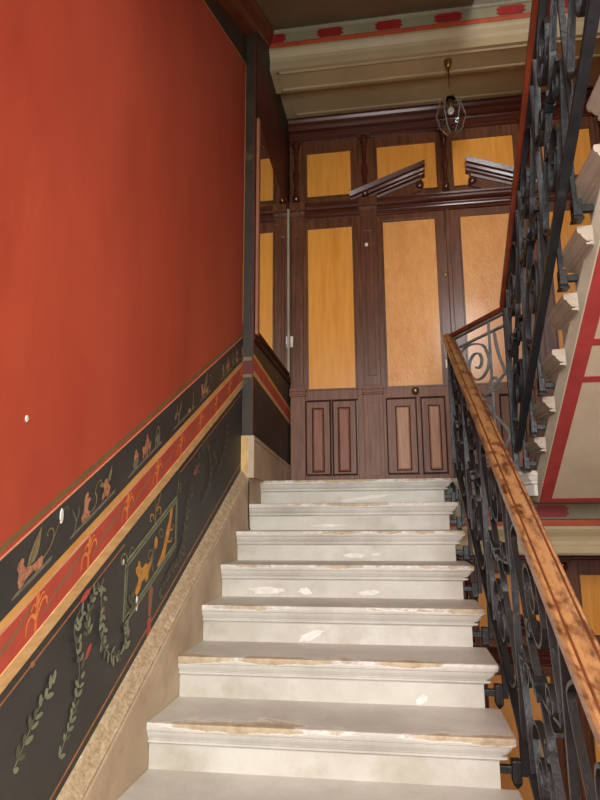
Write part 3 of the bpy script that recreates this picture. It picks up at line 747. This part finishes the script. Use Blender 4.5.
garland('painted_garland', [(-1.20, -.05), (-1.15, .06), (-1.05, .12), (-.98, .02), (-1.02, -.10), (-1.12, -.15)], 12, 'leafdim', .046, .02)
garland('painted_garland', [(-.92, .10), (-.85, .02), (-.78, .05), (-.70, .18), (-.68, .30)], 9, 'leafdim', .046, .02)
dpaint('painted_fish', [('rose', ell(-2.195, -.652, .026, .010, 12, .9))])
dpaint('painted_fish', [('rose', ell(-1.20, -.02, .04, .012, 12, .7))])
# flakes of bare plaster
for Y, z, ww, hh in ((-1.845, -.555, .007, .026), (-2.61, .004, .006, .009), (-2.405, -.245+.0, .008, .022)):
    MB().prism(ell(Y, z, ww, hh, 7), lambda p, t: (t, p[0], p[1]), XW+.0003, XW+.003).build('plaster_chip', 'chip', w)

# sloping cornice at the top of the left wall
b = MB(); rings = []
for Y in (-3.4, .145):
    q = sl*(Y-.15)
    rings.append([(XW-.01, Y, 3.395+q), (.015, Y, 3.41+q), (.02, Y, 3.445+q), (.032, Y, 3.455+q), (.045, Y, 3.55+q), (.06, Y, 3.58+q), (.06, Y, 3.62+q), (XW-.01, Y, 3.62+q)])
b.loft(rings)
tag(b.build('trim_3', 'corn'), 'brown sloping cornice where the red wall meets the ceiling', 'cornice', None, 'structure')

# stone string (skirting) up the stairs
sk = empty('baseboard_left'); tag(sk, 'sloping stone skirting between the painted wall and the steps', 'skirting', None, 'structure')
b = MB(); rings = []
for Y in (-4.2, -.30):
    q = .525*Y
    rings.append([(XW-.02, Y, .217+q), (XW+.001, Y, .217+q), (XW+.008, Y, .214+q), (XW+.020, Y, .202+q), (XW+.030, Y, .184+q), (XW+.040, Y, .172+q), (XW+.046, Y, .168+q), (XW+.046, Y, .160+q), (XW-.02, Y, .160+q)])
b.loft(rings); b.build('top_moulding', 'speck', sk)
b = MB(); rings = []
for Y in (-4.2, -.30):
    q = .525*Y
    rings.append([(XW-.02, Y, .1595+q), (-.008, Y, .1595+q), (-.004, Y, .154+q), (-.002, Y, .145+q), (-.002, Y, -.36+q), (XW-.02, Y, -.36+q)])
b.loft(rings); b.build('face_stone', 'string', sk)

# ------------------------------------------------------------------ left wall along the landing (stands 7 cm forward)
wl = empty('wall_left'); tag(wl, 'short left wall of the landing, dark red over a painted dado, carrying the mirror', 'wall', None, 'structure')
def lw(name, f, m, x=XL, y0=-.31, y1=YD+.05):
    """band between two height functions given at y0 and y1"""
    (b0, b1), (t0, t1) = f
    b = MB(); b.prism([(y0, b0), (y1, b1), (y1, t1), (y0, t0)], lambda p, t: (t, p[0], p[1]), XW-.02, x)
    return b.build(name, m, wl)
lw('dado_panel', ((.2, .19), (.655, .54)), 'blackworn')
lw('tan_band', ((.655, .54), (.69, .57)), 'tan')
lw('red_band', ((.69, .57), (.775, .655)), 'bandred')
lw('gold_band', ((.775, .655), (.80, .68)), 'gold')
lw('black_band', ((.80, .68), (.885, .885)), 'blackworn')
lw('dado_cap', ((.885, .885), (.93, .93)), 'groove', XL+.012)
lw('red_field', ((.93, .93), (3.10, 3.10)), 'darkred')
lw('black_border', ((3.10, 3.10), (H, H)), 'blackworn')
MB().box(XW-.25, XW-.021, -.31, YD+.3, -H, 6.2).build('masonry', 'concrete', wl)
MB().box(XL-.002, XL+.001, -.31, -.285, .93, 3.1).build('edge_strip', 'groove', wl)
MB().box(XL-.002, XL+.0015, .99, YD, .93, 3.1).build('edge_strip', 'groove', wl)
# its end face towards the stairs
y = -.311
def ef(z0, z1, m, name): MB().box(XW-.02, XL+.0005, y-.0015, y+.004, z0, z1).build(name, m, wl)
for z0, z1, m in ((.26, .64, 'blackworn'), (.64, .66, 'olive'), (.66, .75, 'darkred'), (.75, .775, 'olive'), (.775, 3.45, 'blackworn')): ef(z0, z1, m, 'end_face')
MB().box(XW+.060, XL+.001, y-.004, y+.002, .28, 3.3).build('corner_bead', 'darkred', wl)
# stone base of the landing wall
bs = empty('baseboard_left'); tag(bs, 'low stone base under the landing wall with window light coloured into its yellow end', 'skirting', None, 'structure')
b = MB(); b.prism([(-.325, 0), (YD, 0), (YD, .185), (-.325, .262)], lambda p, t: (t, p[0], p[1]), XW, XL+.012)
b.box(XW-.02, -.002, -.325, .35, -.30, 0); b.build('face_stone', 'string', bs)
MB().prism([(-.325, .230), (YD, .153), (YD, .160), (-.325, .237)], lambda p, t: (t, p[0], p[1]), XL+.0119, XL+.015).build('top_line', 'stoneside', bs)
MB().box(XW-.005, XW+.046, -.329, -.3249, .03, .262).build('end_stone', 'yellowstone', bs)['label'] = 'end face with yellow window light in its colour'

# mirror
mr = empty('mirror', (XL, .35, 1.0)); tag(mr, 'tall framed mirror on the landing wall, reflecting the amber panels', 'mirror')
ya, yb, za, zb = -.285-.35, .985-.35, -.068, 1.512
MB().box(.003, .012, ya+.05, yb-.04, za+.03, zb-.05).build('mirror_glass', 'mirror', mr)
b = MB()
MB().box(.001, .022, ya, ya+.05, za, zb).build('frame', 'ribbon', mr, .004)['label'] = 'pinkish worn side of the frame'
MB().box(.001, .022, yb-.045, yb, za, zb).build('frame', 'stoneside', mr, .004)['label'] = 'pale grey side of the frame'
MB().box(.001, .022, ya+.05, yb-.045, za, za+.03).build('frame', 'groove', mr, .004)
MB().box(.001, .022, ya+.05, yb-.045, zb-.05, zb).build('frame', 'darkred', mr, .004)

# ------------------------------------------------------------------ pendant lamp
p = empty('pendant_lamp', (1.412, .29, H-.476)); tag(p, 'small clear glass pendant lamp hanging on a brass rod in front of the doors', 'lamp')
MB().lathe([(.004, 0), (.030, 0), (.030, -.02), (.022, -.045), (.014, -.062), (.008, -.066)], (0, 0, 0), n=18).build('canopy', 'bronze', p)
MB().lathe([(.006, -.06), (.006, -.36)], (0, 0, 0), n=10).build('rod', 'bronze', p)
MB().lathe([(.010, -.34), (.018, -.35), (.018, -.395), (.012, -.40)], (0, 0, 0), n=14).build('lamp_holder', 'bronze', p)
MB().lathe([(.009, -.398), (.012, -.405), (.022, -.424), (.026, -.442), (.021, -.460), (.009, -.470), (.002, -.472)], (0, 0, 0), n=16).build('bulb', 'white', p)['label'] = 'white frosted bulb'
def poly_shell(r):
    prof = [(.045*r, -.325), (.075*r, -.330), (.112*r, -.475), (.085*r, -.585), (.040*r, -.640)]
    return prof
b = MB(); outer = [(.046, -.335), (.072, -.338), (.110, -.478), (.080, -.590), (.030, -.640)]
inner = [(a-.0025, z) for a, z in outer[::-1]]
b.lathe(outer+inner, (0, 0, 0), n=6, smooth=False); b.build('glass_shade', 'glass', p)
b = MB()
for k in range(6):
    a = 2*PI*k/6
    for (ra, z_a), (rb, z_b) in zip(outer[1:-1], outer[2:]):
        A = Vector((ra*math.cos(a), ra*math.sin(a), z_a)); B = Vector((rb*math.cos(a), rb*math.sin(a), z_b))
        b.loft([[A+Vector((dx, dy, 0)) for dx, dy in ((-.0022, -.0022), (.0022, -.0022), (.0022, .0022), (-.0022, .0022))], [B+Vector((dx, dy, 0)) for dx, dy in ((-.0022, -.0022), (.0022, -.0022), (.0022, .0022), (-.0022, .0022))]])
b.build('shade_frame', 'greyiron', p)

# ------------------------------------------------------------------ wrought-iron railings
RAIL = [(-.038, -.020), (-.038, .008), (-.032, .018), (-.025, .020), (-.021, .016), (-.017, .022), (0, .030), (.017, .022), (.021, .016), (.025, .020), (.032, .018), (.038, .008), (.038, -.020), (.024, -.030), (-.024, -.030)]
def panel_curves(Lp, Hh, full=True):
    """curves of one scroll panel; u 0..Lp along, v 0..Hh up; point-symmetric about the middle collar"""
    c = []
    um, vm = Lp*.5, Hh*.5
    big = cr([(um-.02, vm+.01), (um-.12, vm+.10), (Lp*.09, vm+.22), (Lp*.10, Hh*.86), (Lp*.32, Hh*.975), (Lp*.60, Hh*.93), (Lp*.70, Hh*.80)], 8)+spiral(Lp*.50, Hh*.80, Lp*.20, .022, 0, -2*PI*1.35, 34)[1:]
    s2 = cr([(um+.02, vm+.012), (um+.10, vm+.03), (Lp*.88, vm+.10), (Lp*.92, Hh*.66), (Lp*.84, Hh*.82), (Lp*.80, Hh*.985)], 8)
    s2b = spiral(Lp*.76, Hh*.60, .055, .014, 5.6, 5.6-2*PI*1.2, 24)
    s3 = cr([(um-.03, vm+.012), (um-.09, vm+.05), (um-.10, vm+.10), (um-.065, vm+.13)], 8)+spiral(um-.075, vm+.105, .030, .010, 1.2, -4, 16)[1:]
    for q in (big, s2, s2b, s3) if full else (big, s2):
        c.append(q); c.append([(Lp-a, Hh-b2) for a, b2 in q])
    return c
def railing_panel(parent, mapf, Lp, Hh, m, wth=.009, dep=.026, verticals=True, mirror=False, full=True):
    for q in panel_curves(Lp, Hh, full):
        if mirror: q = [(Lp-a, b2) for a, b2 in q]
        MB().strip(q, mapf, wth, dep).build('scroll', m, parent)
    if verticals:
        MB().strip([(0.0, 0), (0.0, Hh)], mapf, .014, .022).build('baluster', m, parent)
    um, vm = Lp*.5, Hh*.5
    b = MB()
    for du in (-.030, .0, .030):
        r = .017 if du == 0 else .012
        ring = []
        b.loft([[mapf(um+du+x_, vm+y_, z_) for x_, y_ in ((-.010, -r), (.010, -r), (.010, r), (-.010, r))] for z_ in (-.020, .020)])
    b.build('collar', m, parent)

# lower flight
X1 = 1.287
def bar1(Y): return .080+.58*Y
def top1(Y): return .900+.557*Y
rl = empty('stair_railing', (0, 0, 0)); tag(rl, 'black scrolled iron railing with worn wooden handrail beside the lower steps', 'railing')
yA, yZ = .13, -3.95
pts = [(X1, yZ+(yA-yZ)*k/40, top1(yZ+(yA-yZ)*k/40)) for k in range(41)]
hr = MB().sweep(pts, RAIL, Vector((1, 0, 0)), Vector((0, 0, 1)), smooth=False).build('handrail', 'rail', rl); hr['label'] = 'worn orange brown wooden handrail'
for sx in (-.0212, .0212):
    MB().sweep(pts, [(sx-.0035, .0155), (sx-.0035, .0195), (sx+.0035, .0195), (sx+.0035, .0155)], Vector((1, 0, 0)), Vector((0, 0, 1))).build('handrail_groove', 'raildark', hr)
MB().sweep(pts, [(-.015, -.040), (-.015, -.030), (.015, -.030), (.015, -.040)], Vector((1, 0, 0)), Vector((0, 0, 1))).build('top_bar', 'iron', rl)
pb = [(X1, yZ+(.02-yZ)*k/20, bar1(yZ+(.02-yZ)*k/20)) for k in range(21)]
MB().sweep(pb, [(-.016, -.007), (-.016, .007), (.016, .007), (.016, -.007)], Vector((1, 0, 0)), Vector((0, 0, 1))).build('bottom_bar', 'iron', rl)
Lp = 2*T
for k in range(6):
    y0 = .02-Lp*(k+1)
    def mp(uu, v, dd, y0=y0):
        Y = y0+uu; zb_ = bar1(Y)+.008; zt = top1(Y)-.042; Hh = .80
        return (X1+dd, Y, zb_+(zt-zb_)*v/Hh)
    railing_panel(rl, mp, Lp, .80, 'iron', .008, .021, mirror=True, full=True)
MB().box(X1-.013, X1+.013, yA-.013, yA+.013, 0, top1(yA)-.03).build('newel_bar', 'iron', rl)
for k in range(9):                                        # brackets from the step ends
    Y = -k*T+OV+.045; z = -k*RZ-.115
    b = MB(); b.box(WR+.001, X1-.012, Y-.012, Y+.012, z-.012, z+.012)
    b.box(X1-.040, X1-.010, Y-.020, Y+.020, z-.040, z+.030)
    b.loft([[(X1-.040, Y-.02, z-.040), (X1-.010, Y-.02, z-.040), (X1-.010, Y+.02, z-.040), (X1-.040, Y+.02, z-.040)],
            [(X1-.028, Y-.006, z-.058), (X1-.022, Y-.006, z-.058), (X1-.022, Y+.006, z-.058), (X1-.028, Y+.006, z-.058)]])
    zt = bar1(Y)
    b.box(X1-.010, X1+.010, Y-.011, Y+.011, min(z, zt)-.02, max(z, zt))
    b.build('bracket', 'iron', rl, .003)

# landing section between the flights
ld = empty('stair_railing'); tag(ld, 'short grey scrolled railing panel on the landing between the two flights', 'railing')
A = Vector((X1, .13, top1(.13))); B = Vector((1.583, -.415, .985))
lat = Vector((B.y-A.y, -(B.x-A.x), 0)).normalized()
pts = [A.lerp(B, k/12) for k in range(13)]
MB().sweep(pts, [(a*.7, b2*.6-.008) for a, b2 in RAIL], lat).build('handrail', 'railred', ld)['label'] = 'dark red wooden handrail'
MB().sweep(pts, [(-.014, -.040), (-.014, -.030), (.014, -.030), (.014, -.040)], lat).build('top_bar', 'greyiron', ld)
Lc = (Vector((B.x, B.y))-Vector((A.x, A.y))).length
dirc = Vector((B.x-A.x, B.y-A.y, 0)).normalized()
def mpc(uu, v, dd):
    q = A+dirc*uu; zt = A.z+(B.z-A.z)*uu/Lc-.11
    return (q.x+lat.x*dd, q.y+lat.y*dd, .07+(zt-.07)*v/.80)
railing_panel(ld, mpc, Lc, .80, 'greyiron', .010, .018, False)
for vv in (.80, .0): MB().strip([(0.02, vv), (Lc-.02, vv)], mpc, .012, .018).build('cross_bar', 'greyiron', ld)
for uu in (.035, Lc*.72):
    MB().strip([(uu, -.075), (uu, .88)], mpc, .010, .014).build('baluster', 'greyiron', ld)

# upper flight
ru = empty('stair_railing'); tag(ru, 'black iron railing with dark red handrail rising overhead along the upper flight', 'railing')
def X2(Y): return 1.585+.019*Y
def bar2(Y): return -.185-.606*Y
def top2(Y): return .748-.606*Y
lat2 = Vector((1, 0, 0)); up = Vector((0, 0, 1))
yS, yE = -.415, -3.3
pts = [(X2(yS+(yE-yS)*k/30)+.008, yS+(yE-yS)*k/30, top2(yS+(yE-yS)*k/30)) for k in range(31)]
MB().sweep(pts, RAIL, lat2, up).build('handrail', 'railred', ru)['label'] = 'dark red wooden handrail'
MB().sweep([(p[0], p[1], p[2]) for p in pts], [(-.016, -.042), (-.016, -.030), (.016, -.030), (.016, -.042)], lat2, up).build('top_bar', 'iron', ru)
pb = [(X2(-.50+(yE+.50)*k/20), -.50+(yE+.50)*k/20, bar2(-.50+(yE+.50)*k/20)) for k in range(21)]
MB().sweep(pb, [(-.018, -.010), (-.018, .010), (.018, .010), (.018, -.010)], lat2, up).build('bottom_bar', 'iron', ru)
L2 = 2*T2
for k in range(5):
    y0 = -.46-L2*(k+1)
    def mp2(uu, v, dd, y0=y0):
        Y = y0+uu; zb_ = bar2(Y)+.012; zt = top2(Y)-.046
        return (X2(Y)+dd, Y, zb_+(zt-zb_)*v/.8)
    railing_panel(ru, mp2, L2, .80, 'iron', .010, .026)
MB().box(X2(-.43)-.016, X2(-.43)+.016, -.446, -.414, 0, .965).build('newel_bar', 'iron', ru)
for j in (1, 2, 3, 5, 6):                                    # brackets and uprights at the step ends
    Y = -.533-T2*(j-1)-.04; z = -.012+R2*j-.115; xn = 1.609-TW*j
    b = MB(); b.box(X2(Y)+.012, xn+.054, Y-.013, Y+.013, z-.013, z+.013)
    b.box(X2(Y)+.012, X2(Y)+.042, Y-.022, Y+.022, z-.03, z+.035)
    b.loft([[(X2(Y)+.012, Y-.022, z-.03), (X2(Y)+.042, Y-.022, z-.03), (X2(Y)+.042, Y+.022, z-.03), (X2(Y)+.012, Y+.022, z-.03)],
            [(X2(Y)+.006, Y-.028, z-.046), (X2(Y)+.048, Y-.028, z-.046), (X2(Y)+.048, Y+.028, z-.046), (X2(Y)+.006, Y+.028, z-.046)]])
    b.box(X2(Y)+.014, X2(Y)+.032, Y-.010, Y+.010, z+.03, z+.26)
    b.build('bracket', 'iron', ru, .003)

# ------------------------------------------------------------------ rest of the stairwell
def struct(o, label, cat): return tag(o, label, cat, None, 'structure')
struct(MB().box(-.3, XR+.25, YD+.05, YD+.3, -H-.2, 6.2).build('wall_back', 'concrete'), 'plaster wall behind the wooden doors', 'wall')
struct(MB().box(XR, XR+.25, -5.4, YD+.05, -H-.2, 6.2).build('wall_right', 'sidewall'), 'right wall of the stairwell', 'wall')
struct(MB().box(-.3, XR+.25, -5.4, YD+.05, -H-.4, -H-.2+.2).build('floor', 'floorstone'), 'stone floor of the storey below', 'floor')
struct(MB().box(-.3, XR+.25, -5.4, YD+.3, 6.2, 6.4).build('ceiling', 'concrete'), 'ceiling at the top of the stairwell', 'ceiling')
# rear wall with two tall windows (behind the viewer)
wins = [(.25, 1.80, -.60, 1.66), (1.1, 2.65, 2.10, 3.70)]
b = MB(); ys0, ys1 = -5.45, -5.2
zcur = -H-.2
for x0, x1, z0, z1 in wins:
    b.box(-.3, XR+.25, ys0, ys1, zcur, z0); b.box(-.3, x0, ys0, ys1, z0, z1); b.box(x1, XR+.25, ys0, ys1, z0, z1); zcur = z1
b.box(-.3, XR+.25, ys0, ys1, zcur, 6.2)
struct(b.build('wall_rear', 'concrete'), 'wall behind the viewer with the staircase windows', 'wall')
for i, (x0, x1, z0, z1) in enumerate(wins):
    e = empty('window_%d' % (i+1)); struct(e, 'tall staircase window %s' % ('behind the viewer', 'on the half landing above')[i], 'window')
    f = MB()
    for a, c in ((x0, x0+.06), (x1-.06, x1), ((x0+x1)/2-.03, (x0+x1)/2+.03)): f.box(a, c, -5.36, -5.30, z0, z1)
    for a, c in ((z0, z0+.06), (z1-.06, z1), ((z0+z1)/2-.02, (z0+z1)/2+.02)): f.box(x0, x1, -5.36, -5.30, a, c)
    f.build('sash', 'white', e)
    MB().box(x0+.06, x1-.06, -5.335, -5.329, z0+.06, z1-.06).build('pane', 'glass', e)

def area(name, loc, sx, sz, power, col):
    L = bpy.data.lights.new(name, 'AREA'); L.shape = 'RECTANGLE'; L.size = sx; L.size_y = sz; L.energy = power; L.color = col
    o = bpy.data.objects.new(name, L); COL.objects.link(o); o.location = loc; o.rotation_euler = (PI/2, 0, 0); return o
area('daylight', (1.02, -5.28, .53), 1.45, 2.15, 165, (.98, .99, 1))
area('daylight_upper', (1.875, -5.28, 2.9), 1.45, 1.5, 105, (.98, .99, 1))

wd = bpy.data.worlds.new('sky'); S.world = wd; wd.use_nodes = True
wd.node_tree.nodes['Background'].inputs[0].default_value = (.85, .92, 1, 1); wd.node_tree.nodes['Background'].inputs[1].default_value = 1.0

S.view_settings.view_transform = 'Standard'; S.view_settings.look = 'None'; S.view_settings.gamma = 1
S.view_settings.exposure = 0.15
S.cycles.use_denoising = True
S.cycles.max_bounces = 10; S.cycles.diffuse_bounces = 6; S.cycles.glossy_bounces = 5
